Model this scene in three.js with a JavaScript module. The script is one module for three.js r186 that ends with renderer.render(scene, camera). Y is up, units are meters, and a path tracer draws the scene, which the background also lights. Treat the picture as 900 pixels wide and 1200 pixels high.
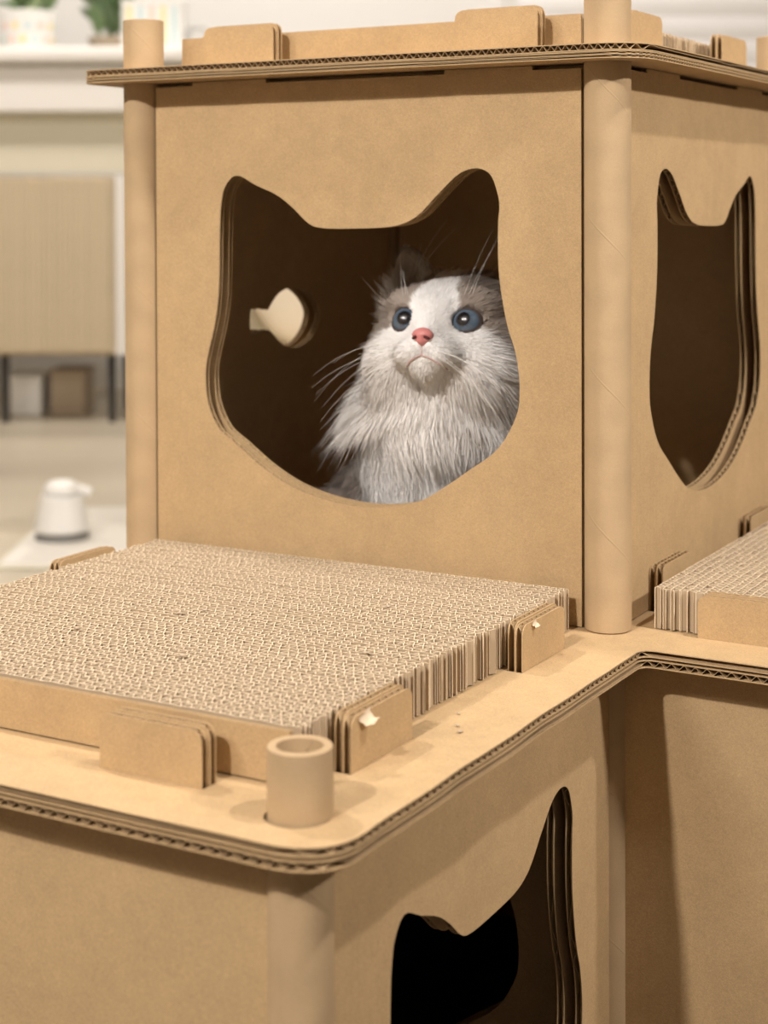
import * as THREE from 'three';
import { mergeGeometries, mergeVertices } from 'three/addons/utils/BufferGeometryUtils.js';
import { RoundedBoxGeometry } from 'three/addons/geometries/RoundedBoxGeometry.js';
import { MarchingCubes } from 'three/addons/objects/MarchingCubes.js';
import { ImprovedNoise } from 'three/addons/math/ImprovedNoise.js';
import { RectAreaLightUniformsLib } from 'three/addons/lights/RectAreaLightUniformsLib.js';

RectAreaLightUniformsLib.init();
const scene = new THREE.Scene();
scene.background = new THREE.Color(0x000000);
const renderer = new THREE.WebGLRenderer({ antialias: true });
renderer.toneMapping = THREE.LinearToneMapping;
renderer.toneMappingExposure = 1.0;
renderer.shadowMap.enabled = true;

// ---------------------------------------------------------------- camera (y = 0 is the top of the lower cardboard platform; the room floor is at FLOOR)
const FLOOR = -0.425, CEIL = 2.27;
const YAW = 0.5164, CAM = new THREE.Vector3(0.4479, 0.3097, 1.1168);
const camera = new THREE.PerspectiveCamera(2 * Math.atan(600 / 1930.9) * 180 / Math.PI, 900 / 1200, 0.05, 60);
camera.position.copy(CAM);
camera.rotation.set(-0.0178, YAW, -0.0035, 'YXZ');
camera.setViewOffset(900, 1200, 0, 327.25, 900, 1200);      // the frame lies below the lens axis, as in the photograph
camera.focus = 1.12; camera.userData.fStop = 6.8;
camera.updateProjectionMatrix();
scene.add(camera);

// the room is square to the camera: right r, height y, distance d from the camera
const RX = Math.cos(YAW), RZ = -Math.sin(YAW), FX = -Math.sin(YAW), FZ = -Math.cos(YAW);
const room = (r, y, d) => new THREE.Vector3(CAM.x + RX * r + FX * d, y, CAM.z + RZ * r + FZ * d);

// ---------------------------------------------------------------- ceiling downlights (near ones placed by the shadows on the cardboard, back ones added)
const WARM = new THREE.Color().setRGB(1, 0.93, 0.87);
const KEY = 0.65;
const LAMPS = [   // x, z, strength
  [-0.15, 2.87, 58, 'over the open floor', [-0.18, 0.45, -0.1], 0.38, 1],
  [-1.35, -0.05, 14, 'over the left end of the cat house'],
  [1.20, 0.05, 17, 'over the right end of the cat house'],
  [-1.35, 2.75, 5, 'toward the cabinet side'],
  [3.05, 0.55, 84, 'near the timber side wall', [-0.05, 0.55, -0.1], 0.29, 1, 7],
];
for (const [r, d, s, w] of [[-1.5, 4.4, 14, 'before the wooden sideboard'], [0.6, 4.6, 14, 'before the pleated window blind'], [-0.4, 5.6, 5, 'close to the back wall']]) {  // unseen lamps added to brighten the background
  const p = room(r, 0, d); LAMPS.push([p.x, p.z, s, w]);
}

// ---------------------------------------------------------------- helpers
let seed = 12345;
const rnd = () => { seed = (seed + 0x6d2b79f5) | 0; let t = Math.imul(seed ^ (seed >>> 15), 1 | seed); t = (t + Math.imul(t ^ (t >>> 7), 61 | t)) ^ t; return ((t ^ (t >>> 14)) >>> 0) / 4294967296; };
const rr = (a, b) => a + (b - a) * rnd();
const perlin = new ImprovedNoise();
const noise = (x, y, z = 0) => perlin.noise(x, y, z);
const names = new Map();
const numbered = (n) => { const k = names.get(n) ?? 0; names.set(n, k + 1); return k ? `${n}_${String(k).padStart(3, '0')}` : n; };
function tag(o, label, category, group) { o.userData.label = label; o.userData.category = category; if (group) o.userData.group = group; return o; }
function mesh(name, geo, mat, parent) { const m = new THREE.Mesh(geo, mat); m.name = name; m.castShadow = m.receiveShadow = true; parent.add(m); return m; }
function part(name, parent) { const g = new THREE.Group(); g.name = name; parent.add(g); return g; }
function thing(name, label, category, pos = [0, 0, 0], turn = 0, group) {
  const g = new THREE.Group(); g.name = numbered(name); g.position.set(...pos); g.rotation.y = turn; scene.add(g); return tag(g, label, category, group);
}
function structure(name, geo, mat) { const m = mesh(name, geo, mat, scene); m.userData.kind = 'structure'; m.userData.label = name.replace(/_/g, ' '); return m; }
const box = (w, h, d, x = 0, y = 0, z = 0) => new THREE.BoxGeometry(w, h, d).translate(x, y, z);
const rbox = (w, h, d, r, x = 0, y = 0, z = 0) => new RoundedBoxGeometry(w, h, d, 3, r).translate(x, y, z);
const merge = (list) => mergeGeometries(list.map((g) => { const q = g.index ? g.toNonIndexed() : g; for (const k of Object.keys(q.attributes)) if (!['position', 'normal', 'uv'].includes(k)) q.deleteAttribute(k); return q; }));

// ---------------------------------------------------------------- textures and materials
function dataTexture(n, fn, srgb = true) {
  const a = new Uint8Array(n * n * 4);
  for (let y = 0; y < n; y++) for (let x = 0; x < n; x++) { const c = fn(x, y), i = (y * n + x) * 4; for (let k = 0; k < 3; k++) a[i + k] = Math.max(0, Math.min(255, c[k] * 255)); a[i + 3] = 255; }
  const t = new THREE.DataTexture(a, n, n, THREE.RGBAFormat); t.wrapS = t.wrapT = THREE.RepeatWrapping; t.magFilter = THREE.LinearFilter; t.minFilter = THREE.LinearMipmapLinearFilter; t.generateMipmaps = true;
  if (srgb) t.colorSpace = THREE.SRGBColorSpace; t.needsUpdate = true; return t;
}
const TN = 512;
const per = (x, y, f, o) => { const a = x / TN, b = y / TN, n = (u, v) => noise(u * f + o, v * f + o * 1.7, o); return (n(a, b) * (1 - a) + n(a - 1, b) * a) * (1 - b) + (n(a, b - 1) * (1 - a) + n(a - 1, b - 1) * a) * b; };   // tiles
const fibre = new Float32Array(TN * TN);
for (let k = 0; k < 9000; k++) { let x = rr(0, TN), y = rr(0, TN); const a = rr(0, 6.3), l = rr(3, 12), v = rr(-1, 1) * 0.5; for (let s = 0; s < l; s++) { fibre[((y | 0) & (TN - 1)) * TN + ((x | 0) & (TN - 1))] += v; x += Math.cos(a); y += Math.sin(a); } }
const speck = (x, y) => fibre[y * TN + x];
const kraftMap = dataTexture(TN, (x, y) => { const v = 0.93 + per(x, y, 5, 3.1) * 0.05 + per(x, y, 22, 7.3) * 0.035 + speck(x, y) * 0.06 + (rnd() - 0.5) * 0.10; return [v, v * 0.995, v * 0.985]; });
const kraftBump = dataTexture(TN, (x, y) => { const v = 0.5 + per(x, y, 24, 9.3) * 0.22 + speck(x, y) * 0.22 + (rnd() - 0.5) * 0.18 + Math.cos(x / TN * Math.PI * 2 * 40) * 0.07; return [v, v, v]; }, false);
const scaled = (t, u, v) => { const c = t.clone(); c.repeat.set(u, v); c.needsUpdate = true; return c; };
const lin = (r, g, b) => new THREE.Color().setRGB(r, g, b);
const M = {
  kraft: new THREE.MeshStandardMaterial({ name: 'kraft', vertexColors: true, color: lin(0.56, 0.388, 0.206), roughness: 0.82, map: scaled(kraftMap, 1 / 0.28, 1 / 0.28), bumpMap: scaled(kraftBump, 1 / 0.28, 1 / 0.28), bumpScale: 0.00025 }),
  plate: new THREE.MeshStandardMaterial({ name: 'plate_kraft', vertexColors: true, color: lin(0.585, 0.410, 0.222), roughness: 0.78, map: scaled(kraftMap, 1 / 0.28, 1 / 0.28), bumpMap: scaled(kraftBump, 1 / 0.28, 1 / 0.28), bumpScale: 0.0002 }),
  tube: new THREE.MeshStandardMaterial({ name: 'tube_kraft', color: lin(0.52, 0.372, 0.218), roughness: 0.8 }),
  mat: new THREE.MeshStandardMaterial({ name: 'scratch_mat', vertexColors: true, color: lin(1, 1, 1), roughness: 0.95 }),
  core: new THREE.MeshStandardMaterial({ name: 'tube_core', color: lin(0.42, 0.33, 0.235), roughness: 0.95 }),
  white: new THREE.MeshStandardMaterial({ name: 'white_paint', color: lin(0.80, 0.78, 0.74), roughness: 0.6 }),
  wall: new THREE.MeshStandardMaterial({ name: 'wall_paint', color: lin(0.80, 0.79, 0.77), roughness: 0.9 }),
  wood_wall: new THREE.MeshStandardMaterial({ name: 'timber_wall', color: lin(0.32, 0.27, 0.21), roughness: 0.8 }),
  ceiling: new THREE.MeshStandardMaterial({ name: 'ceiling_paint', color: lin(0.80, 0.79, 0.77), roughness: 0.95 }),
  olive: new THREE.MeshStandardMaterial({ name: 'olive_panel', color: lin(0.70, 0.66, 0.53), roughness: 0.8 }),
  dark: new THREE.MeshStandardMaterial({ name: 'dark_metal', color: lin(0.035, 0.032, 0.03), roughness: 0.5 }),
};
{ // tubes: paper wound in a spiral, with a fine raised seam
  const TW = 512;
  const sp = dataTexture(TW, (x, y) => { const v = 0.94 + per(x, y, 6, 21.3) * 0.06 + speck(x, y) * 0.04 + (rnd() - 0.5) * 0.06; return [v, v * 0.995, v * 0.98]; });
  const bp = dataTexture(TW, (x, y) => { const q = ((y / TW + x / TW) % 1 + 1) % 1, s = Math.abs(q - 0.5); const v = 0.45 + per(x, y, 20, 5.3) * 0.2 + (rnd() - 0.5) * 0.16 + (s < 0.006 ? 0.35 : 0); return [v, v, v]; }, false);
  M.tube.map = sp; M.tube.bumpMap = bp; M.tube.bumpScale = 0.0005;
}

// ---------------------------------------------------------------- the room
function slab(r0, r1, y0, y1, d0, d1) {   // an axis-parallel block of the room's frame
  const g = box(r1 - r0, y1 - y0, d1 - d0); g.rotateY(YAW); const c = room((r0 + r1) / 2, (y0 + y1) / 2, (d0 + d1) / 2); return g.translate(c.x, c.y, c.z);
}
const R0 = -3.4, R1 = 3.0, D0 = -2.6, D1 = 6.6;
const floorMap = dataTexture(TN, (x, y) => { const v = 0.86 + per(x * 0.12 | 0, y, 12, 2.2) * 0.10 + per(x, y, 3, 5.7) * 0.12 + (rnd() - 0.5) * 0.03; return [v, v * 0.98, v * 0.94]; });
M.floor = new THREE.MeshStandardMaterial({ name: 'pale_floor', color: lin(0.74, 0.69, 0.60), roughness: 0.38, map: scaled(floorMap, 3, 3) });
structure('floor', slab(R0, R1, FLOOR - 0.1, FLOOR, D0, D1), M.floor);
structure('ceiling', slab(R0, R1, CEIL, CEIL + 0.1, D0, D1), M.ceiling);
structure('wall_back', slab(R0, R1, FLOOR, CEIL, D1, D1 + 0.1), M.wall);
structure('wall_front', slab(R0, R1, FLOOR, CEIL, D0 - 0.1, D0), M.wood_wall);
structure('wall_left', slab(R0 - 0.1, R0, FLOOR, CEIL, D0, D1), M.wood_wall);
structure('wall_right', slab(R1, R1 + 0.1, FLOOR, CEIL, D0, D1), M.wood_wall);
structure('baseboard_back', slab(R0, R1, FLOOR, FLOOR + 0.09, D1 - 0.015, D1), M.white);

const glow = new THREE.MeshStandardMaterial({ name: 'lamp_glow', color: lin(0.9, 0.9, 0.85), emissive: lin(1, 0.92, 0.8), emissiveIntensity: 6 });
const glow2 = glow.clone(); glow2.name = 'fill_panel_glow'; glow2.emissiveIntensity = 3;
LAMPS.forEach(([x, z, s, where, aim, angle = 1.5, soft = 0.2, size = 2.5]) => {
  const t = thing('ceiling_downlight', 'round white recessed downlight in the ceiling ' + where, 'ceiling light', [x, CEIL - 0.012, z]);
  const ring = new THREE.LatheGeometry([[0.042, 0.0], [0.042, 0.004], [0.05, 0.0], [0.062, 0.004], [0.062, 0.0118], [0.042, 0.0118], [0.042, 0.0]].map((p) => new THREE.Vector2(...p)), 32);
  mesh('trim_ring', ring, M.white, t);
  mesh('lens', new THREE.CylinderGeometry(0.0415, 0.0415, 0.004, 32).translate(0, 0.008, 0), glow, t);
  const L = new THREE.SpotLight(WARM, s * KEY, 0, angle, soft, 2);
  L.name = 'downlight_lamp'; L.position.set(0, -0.012, 0); L.target.position.set(...(aim ? [aim[0] - x, aim[1] - CEIL, aim[2] - z] : [0, -2, 0])); L.castShadow = true; L.shadow.radius = size; L.shadow.mapSize.set(2048, 2048); L.shadow.bias = -0.0005;
  t.add(L, L.target);
});

{ // an unseen soft panel behind the camera, added to raise the ambient light
  const c = room(-2.3, CEIL - 0.016, -0.85), t = thing('added_fill_panel', 'rectangular flat white fill panel added unseen at the ceiling to raise ambient light', 'ceiling light', [c.x, c.y, c.z], YAW);
  mesh('frame', merge([box(1.28, 0.014, 0.04, 0, 0.008, 0.32), box(1.28, 0.014, 0.04, 0, 0.008, -0.32), box(0.04, 0.014, 0.60, 0.62, 0.008, 0), box(0.04, 0.014, 0.60, -0.62, 0.008, 0)]), M.white, t);
  mesh('diffuser', box(1.2, 0.006, 0.6, 0, 0.011, 0), glow2, t);
  const L = new THREE.RectAreaLight(WARM, 44 * KEY, 1.2, 0.6); L.name = 'added_fill_lamp'; L.position.set(0, 0.002, 0); L.rotation.x = -Math.PI / 2; t.add(L);
}

// ---------------------------------------------------------------- corrugated board
const LINER = 0.0007;
const area2 = (p) => p.reduce((s, a, i) => { const b = p[(i + 1) % p.length]; return s + a[0] * b[1] - b[0] * a[1]; }, 0) / 2;
function resample(p, step) {
  const out = [];
  for (let i = 0; i < p.length; i++) { const a = p[i], b = p[(i + 1) % p.length], l = Math.hypot(b[0] - a[0], b[1] - a[1]), n = Math.max(1, Math.ceil(l / step)); for (let k = 0; k < n; k++) out.push([a[0] + (b[0] - a[0]) * k / n, a[1] + (b[1] - a[1]) * k / n]); }
  return out;
}
const ccw = (p, want = 1) => (Math.sign(area2(p)) === want ? p : p.slice().reverse());
// the paper wave between two liners, shown along a cut edge (material lies to the left of the contour)
function wave(contour, w0, w1, dir, lambda, inset, out) {
  const p = resample(contour, lambda / 9), n = p.length, mid = (w0 + w1) / 2, A = (w1 - w0) / 2 - 0.00022, th = 0.0002;
  const P = [];
  for (let i = 0; i < n; i++) {
    const a = p[(i + n - 1) % n], b = p[(i + 1) % n], l = Math.hypot(b[0] - a[0], b[1] - a[1]) || 1, nx = -(b[1] - a[1]) / l, ny = (b[0] - a[0]) / l;
    const q = dir === 'u' ? p[i][1] : p[i][0];                                 // the flutes run along dir, the wave goes across
    const i2 = [p[i][0] + nx * inset, p[i][1] + ny * inset], q2 = dir === 'u' ? i2[1] : i2[0];
    const s = 0.0003 + 0.00025 * noise(p[i][0] * 300, p[i][1] * 300, w0 * 900);
    const o = [p[i][0] + nx * s, p[i][1] + ny * s];
    const f = (t) => mid + A * Math.sin(2 * Math.PI * t / lambda + noise(t * 60, w0 * 1000) * 1.2);
    P.push([o, f(q), i2, f(q2)]);
  }
  const v = (pt, w) => [pt[0], pt[1], w];
  const quad = (a, b, c, d) => out.push(a, b, c, a, c, d);
  for (let i = 0; i < n; i++) {
    const A_ = P[i], B_ = P[(i + 1) % n];
    quad(v(A_[0], A_[1] + th), v(B_[0], B_[1] + th), v(B_[2], B_[3] + th), v(A_[2], A_[3] + th));
    quad(v(A_[0], A_[1] - th), v(A_[2], A_[3] - th), v(B_[2], B_[3] - th), v(B_[0], B_[1] - th));
    quad(v(A_[0], A_[1] - th), v(B_[0], B_[1] - th), v(B_[0], B_[1] + th), v(A_[0], A_[1] + th));
  }
}
function fromTriangles(list) {
  const g = new THREE.BufferGeometry(), a = new Float32Array(list.length * 3), u = new Float32Array(list.length * 2);
  list.forEach((p, i) => { a.set(p, i * 3); u[i * 2] = p[0]; u[i * 2 + 1] = p[1] + p[2]; });
  g.setAttribute('position', new THREE.BufferAttribute(a, 3)); g.setAttribute('uv', new THREE.BufferAttribute(u, 2)); g.computeVertexNormals(); return g;
}
// a sheet of board: outline and holes in (u, v), thickness along w; flutes is a list of [thickness, direction, wavelength]
function sheet(outline, holes, flutes, inset = 0.007) {
  const o = ccw(outline), hs = holes.map((h) => ccw(h, -1)), geos = [], tri = [];
  const shape = () => { const s = new THREE.Shape(o.map((p) => new THREE.Vector2(...p))); hs.forEach((h) => s.holes.push(new THREE.Path(h.map((p) => new THREE.Vector2(...p))))); return s; };
  const liner = (w) => geos.push(new THREE.ExtrudeGeometry(shape(), { depth: LINER, bevelEnabled: false, curveSegments: 1 }).translate(0, 0, w));
  let w = 0; liner(0); w = LINER;
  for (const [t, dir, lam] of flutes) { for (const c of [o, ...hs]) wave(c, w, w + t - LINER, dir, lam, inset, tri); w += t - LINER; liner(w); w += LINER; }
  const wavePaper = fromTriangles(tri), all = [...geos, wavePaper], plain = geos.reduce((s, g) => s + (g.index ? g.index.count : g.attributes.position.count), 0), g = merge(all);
  const c = new Float32Array(g.attributes.position.count * 3); for (let i = 0; i < c.length; i += 3) c.set(i / 3 < plain ? [1, 1, 1] : [0.80, 0.80, 0.82], i);  // wave paper tinted darker, which also paints shade into the board edges
  g.setAttribute('color', new THREE.BufferAttribute(c, 3)); return g;
}
function rounded(pts) {   // [u, v, radius] corners
  const out = [], n = pts.length;
  for (let i = 0; i < n; i++) {
    const [x, y, r] = pts[i], a = pts[(i + n - 1) % n], b = pts[(i + 1) % n];
    if (!r) { out.push([x, y]); continue; }
    const la = Math.hypot(a[0] - x, a[1] - y), lb = Math.hypot(b[0] - x, b[1] - y), p = [x + (a[0] - x) / la * r, y + (a[1] - y) / la * r], q = [x + (b[0] - x) / lb * r, y + (b[1] - y) / lb * r];
    for (let k = 0; k <= 8; k++) { const t = k / 8; out.push([p[0] * (1 - t) ** 2 + 2 * x * t * (1 - t) + q[0] * t * t, p[1] * (1 - t) ** 2 + 2 * y * t * (1 - t) + q[1] * t * t]); }
  }
  return out;
}
const circle = (x, y, r, n = 40) => Array.from({ length: n }, (_, i) => [x + r * Math.cos(i / n * 6.28318531), y + r * Math.sin(i / n * 6.28318531)]);
const rect = (x0, x1, y0, y1) => [[x0, y0], [x1, y0], [x1, y1], [x0, y1]];
function smooth(pts, n = 4, tension = 0.5) {
  const c = new THREE.CatmullRomCurve3(pts.map((p) => new THREE.Vector3(p[0], p[1], 0)), true, 'centripetal', tension);
  return c.getPoints(pts.length * n).slice(0, -1).map((p) => [p.x, p.y]);
}
// cat-head doorway, u from the panel's middle, v from the platform under the panel
const DOOR = [[-.322, .3329], [-.3324, .324], [-.3365, .3093], [-.338, .2872], [-.3388, .2528], [-.3405, .2282], [-.3442, .2083], [-.3498, .1884], [-.3529, .1734], [-.3524, .1536], [-.3495, .1414], [-.3396, .1247], [-.3233, .1135],
  [-.297, .0959], [-.2683, .0824], [-.2294, .0736], [-.1929, .0724], [-.1575, .0786], [-.1367, .0896], [-.1117, .1067], [-.085, .1267], [-.0697, .1536], [-.0677, .1695], [-.0686, .1854], [-.0717, .2011], [-.0771, .2165],
  [-.0815, .2364], [-.0847, .2599], [-.085, .2955], [-.084, .3083], [-.086, .3185], [-.0916, .3312], [-.1015, .3358], [-.1159, .3328], [-.1341, .3181], [-.1548, .2993], [-.1713, .2927], [-.2057, .2902], [-.2446, .2911],
  [-.253, .2948], [-.2671, .3067], [-.2813, .3163], [-.3019, .3247]];
const door = (mirror, dv = 0) => { const s = smooth(DOOR.map(([x, y]) => [(x + 0.2105) * (mirror ? -1 : 1), y + dv]), 4); return s; };
const fishHole = (s) => smooth([[-.0685, .2140], [-.061, .2137], [-.045, .2112], [-.041, .2105], [-.034, .2165], [-.022, .2250], [-.006, .2293], [.010, .2300], [.028, .2245], [.044, .2135], [.0515, .2015], [.045, .1875], [.030, .1765], [.008, .1715], [-.010, .1740], [-.024, .1815], [-.036, .1900], [-.041, .1918], [-.055, .1915], [-.0685, .1890], [-.0705, .2000]].map(([z, y]) => [z * s, y]), 3);

// ---------------------------------------------------------------- cat-house modules
const W = 0.42, TR = 0.017, PT = 0.0125, HR = 0.411;
const SHEET = [[0.0046, 'v', 0.0078]];
// one wall: outer sheet, inner sheet, tongues that stand up through the plate above. Local frame: u right, v up, w outward from the line between the two tubes
function wallPanel(name, house, at, turn, v0, v1, hole, tongues, tongueTop, single, gap = 0.0178) {
  const g = part(name, house); g.position.set(...at); g.rotation.y = turn;
  const h = W / 2 - gap, top = v1 - 0.0035;
  const outline = [[-h, v0], [h, v0], [h, top]];
  for (const c of tongues.slice().sort((a, b) => b - a)) outline.push([c + 0.0365, top], [c + 0.0365, v1 - 0.0004], [c - 0.0365, v1 - 0.0004], [c - 0.0365, top]);
  outline.push([-h, top]);
  if (!single) mesh('outer_sheet', sheet(outline, hole ? [hole] : [], SHEET).translate(0, 0, 0.0014), M.kraft, g);
  mesh('inner_sheet', sheet(rect(-h + 0.003, h - 0.003, v0, v1 - 0.0006), hole ? [hole] : [], SHEET).translate(0, 0, -0.0124), M.kraft, g);
  if (tongueTop) for (const c of tongues) {
    const o = rounded([[c - 0.0345, v1 + 0.0002, 0], [c + 0.0345, v1 + 0.0002, 0], [c + 0.0345, tongueTop, 0.008], [c - 0.0345, tongueTop, 0.008]]), t = part('tab', g);
    mesh('front_layer', sheet(o, [], [[0.0048, 'v', 0.0074]]).translate(0, 0, -0.0127), M.kraft, t);
    mesh('back_layer', sheet(o.map(([x, y]) => [x, y > v1 + 0.01 ? y + 0.0012 : y]), [], [[0.0048, 'v', 0.0074]]).translate(0.0012, 0, -0.0186), M.kraft, t);
  }
  return g;
}
const tubeGeo = new Map();
function tube(house, x, z, y0, y1) {
  const l = y1 - y0, key = l.toFixed(4);
  if (!tubeGeo.has(key)) {
    const prof = [[TR - 0.005, 0], [TR - 0.0006, 0], [TR, 0.0006], [TR, l - 0.0007], [TR - 0.0007, l], [TR - 0.0045, l], [TR - 0.005, l - 0.0006], [TR - 0.005, 0]].map((p) => new THREE.Vector2(...p));
    const g = new THREE.LatheGeometry(prof, 56), uv = g.attributes.uv, ps = g.attributes.position;
    for (let i = 0; i < uv.count; i++) uv.setXY(i, uv.getX(i), ps.getY(i) / 0.107);
    g.computeVertexNormals(); tubeGeo.set(key, g);
  }
  const m = mesh('corner_tube', tubeGeo.get(key), M.tube, house); m.position.set(x, y0, z); m.rotation.y = rnd() * 6; return m;
}
const TONGUES = [-0.1105, 0.1105];
// upper house (tubes at x -W..0, z -W..0)
const upper = thing('cardboard_cat_house', 'upper cardboard cat house with cat-head doorways, the fluffy cat sitting inside', 'cat house', [-W / 2, 0, -W / 2]);
const H2 = W / 2;
const rin = HR - 0.0002;
wallPanel('front_panel', upper, [0, 0, H2], 0, 0.0006, rin, door(false), [-0.118, 0.117], 0.4565);
wallPanel('side_panel', upper, [H2, 0, 0], Math.PI / 2, 0.0006, rin, door(true), TONGUES, 0.4565);
wallPanel('back_panel', upper, [0, 0, -H2], Math.PI, 0.0006, rin, null, TONGUES, 0.4565);
wallPanel('side_panel', upper, [-H2, 0, 0], -Math.PI / 2, 0.0006, rin, fishHole(-1).map(([u, v]) => [u, v]), TONGUES, 0.4565);
for (const [x, z] of [[-H2, H2], [H2, H2], [H2, -H2], [-H2, -H2]]) tube(upper, x, z, 0.0005, 0.465);
// lower houses
const LY = FLOOR, low1 = -PT - 0.0002, DV = -0.4195;
function lowerHouse(label, cx, cz, spec, tubes) {
  const g = thing('cardboard_cat_house', label, 'cat house', [cx, 0, cz]);
  for (const [name, side, hole, tongue, single] of spec) {
    const a = { front: 0, right: Math.PI / 2, back: Math.PI, left: -Math.PI / 2 }[side];
    wallPanel(name, g, [Math.sin(a) * H2, 0, Math.cos(a) * H2], a, LY + 0.0005, low1, hole, TONGUES, tongue, single, 0.0145);
  }
  for (const [x, z, top] of tubes) tube(g, x, z, LY + 0.0002, top);
  return g;
}
const DZ = 0.208;   // middle of the front module; its far tubes are shared with the module behind
lowerHouse('lower cardboard cat house under the wide scratching mat, short tube stub on its corner', -H2, DZ, [
  ['front_panel', 'front', null, 0.0305], ['side_panel', 'right', door(false, DV), 0.0305], ['side_panel', 'left', null, 0.0315], ['back_panel', 'back', door(true, DV), 0.0285, true],
], [[H2, DZ, 0.0354], [-H2, DZ, 0.0354]]);
lowerHouse('lower cardboard cat house directly underneath the house with the cat', -H2, -H2, [
  ['front_panel', 'front', door(false, DV), null], ['side_panel', 'left', null, null], ['back_panel', 'back', null, null], ['side_panel', 'right', null, null],
], [[-H2, H2, -0.0004], [H2, H2, -0.0004], [H2, -H2, -0.0004], [-H2, -H2, -0.0004]]);
lowerHouse('lower cardboard cat house with a plain closed front under the ridged scratching mat', H2, -H2, [
  ['front_panel', 'front', null, 0.0305], ['side_panel', 'right', null, 0.0305], ['side_panel', 'left', null, 0.034, true], ['back_panel', 'back', null, 0.0305],
], [[H2, H2, 0.0354], [H2, -H2, 0.0354]]);

// ---------------------------------------------------------------- plates (u = x, v = -z)
const wavy = (o, amp) => resample(o, 0.012).map(([x, y]) => { const n = noise(x * 23, y * 23, 1.5) * amp; return [x + n, y + noise(x * 19, y * 21, 7.5) * amp]; });
function slotsFor(cx, cz, half, sides) {
  const out = [];
  for (const [side, list] of sides) for (const c of list) {
    const a = { front: 0, right: 1, back: 2, left: 3 }[side], i = half - 0.0192, e = half - 0.0070, s = 0.0352;
    if (a === 0) out.push(rect(cx + c - s, cx + c + s, -(cz + e), -(cz + i)));
    if (a === 2) out.push(rect(cx + c - s, cx + c + s, cz < 99 ? -(cz - i) : 0, -(cz - e)));
    if (a === 1) out.push(rect(cx + i, cx + e, -(cz + c) - s, -(cz + c) + s));
    if (a === 3) out.push(rect(cx - e, cx - i, -(cz + c) - s, -(cz + c) + s));
  }
  return out;
}
const hole = (x, z) => circle(x, -z, TR + 0.0006);
{
  const t = thing('cardboard_platform', 'wide L-shaped double cardboard platform with rounded corners carrying the mats and upper house', 'platform');
  const e = 0.0405, o = wavy(rounded([[-W - e, -(0.416 + e), 0.03], [e, -(0.416 + e), 0.036], [e, -e, 0.011], [W + e, -e, 0.03], [W + e, W + e, 0.03], [-W - e, W + e, 0.03]]), 0.0013);
  const F4 = TONGUES, holes = [
    ...slotsFor(-H2, DZ, H2, [['front', F4], ['back', F4], ['left', F4], ['right', F4]]),
    ...slotsFor(H2, -H2, H2, [['front', F4], ['back', F4], ['left', F4], ['right', F4]]),
    hole(0, 0.418), hole(-W, 0.418), hole(W, 0), hole(W, -W)];
  const a = mesh('upper_board', sheet(o, holes, [[0.0043, 'u', 0.0076]]), M.plate, t), b = mesh('lower_board', sheet(o.map(([x, y]) => [x + 0.0006 * noise(x * 30, y * 30, 4), y]), holes, [[0.0048, 'v', 0.0086]]), M.kraft, t);
  a.rotation.x = b.rotation.x = -Math.PI / 2; a.position.y = -0.0051; b.position.y = -PT + 0.0001;
}
{
  const t = thing('cardboard_roof', 'thin rounded cardboard roof plate over the house with the cat', 'roof', [0, HR, 0]);
  const e = 0.0385, o = wavy(rounded([[-W - e, -e, 0.02], [e, -e, 0.04], [e, W + e, 0.03], [-W - e, W + e, 0.03]]), 0.001);
  const holes = [...slotsFor(-H2, -H2, H2, [['front', [-0.118, 0.117]], ['back', TONGUES], ['left', TONGUES], ['right', TONGUES]]), hole(0, 0), hole(-W, 0), hole(0, -W), hole(-W, -W)];
  const b = mesh('lower_board', sheet(o, holes, [[0.0024, 'u', 0.0055], [0.0022, 'u', 0.0055]]), M.plate, t), a = mesh('upper_board', sheet(o, holes, [[0.0046, 'v', 0.0060]]), M.plate, t);
  a.rotation.x = b.rotation.x = -Math.PI / 2; b.position.y = 0.0; a.position.y = 0.0056;
}

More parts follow.
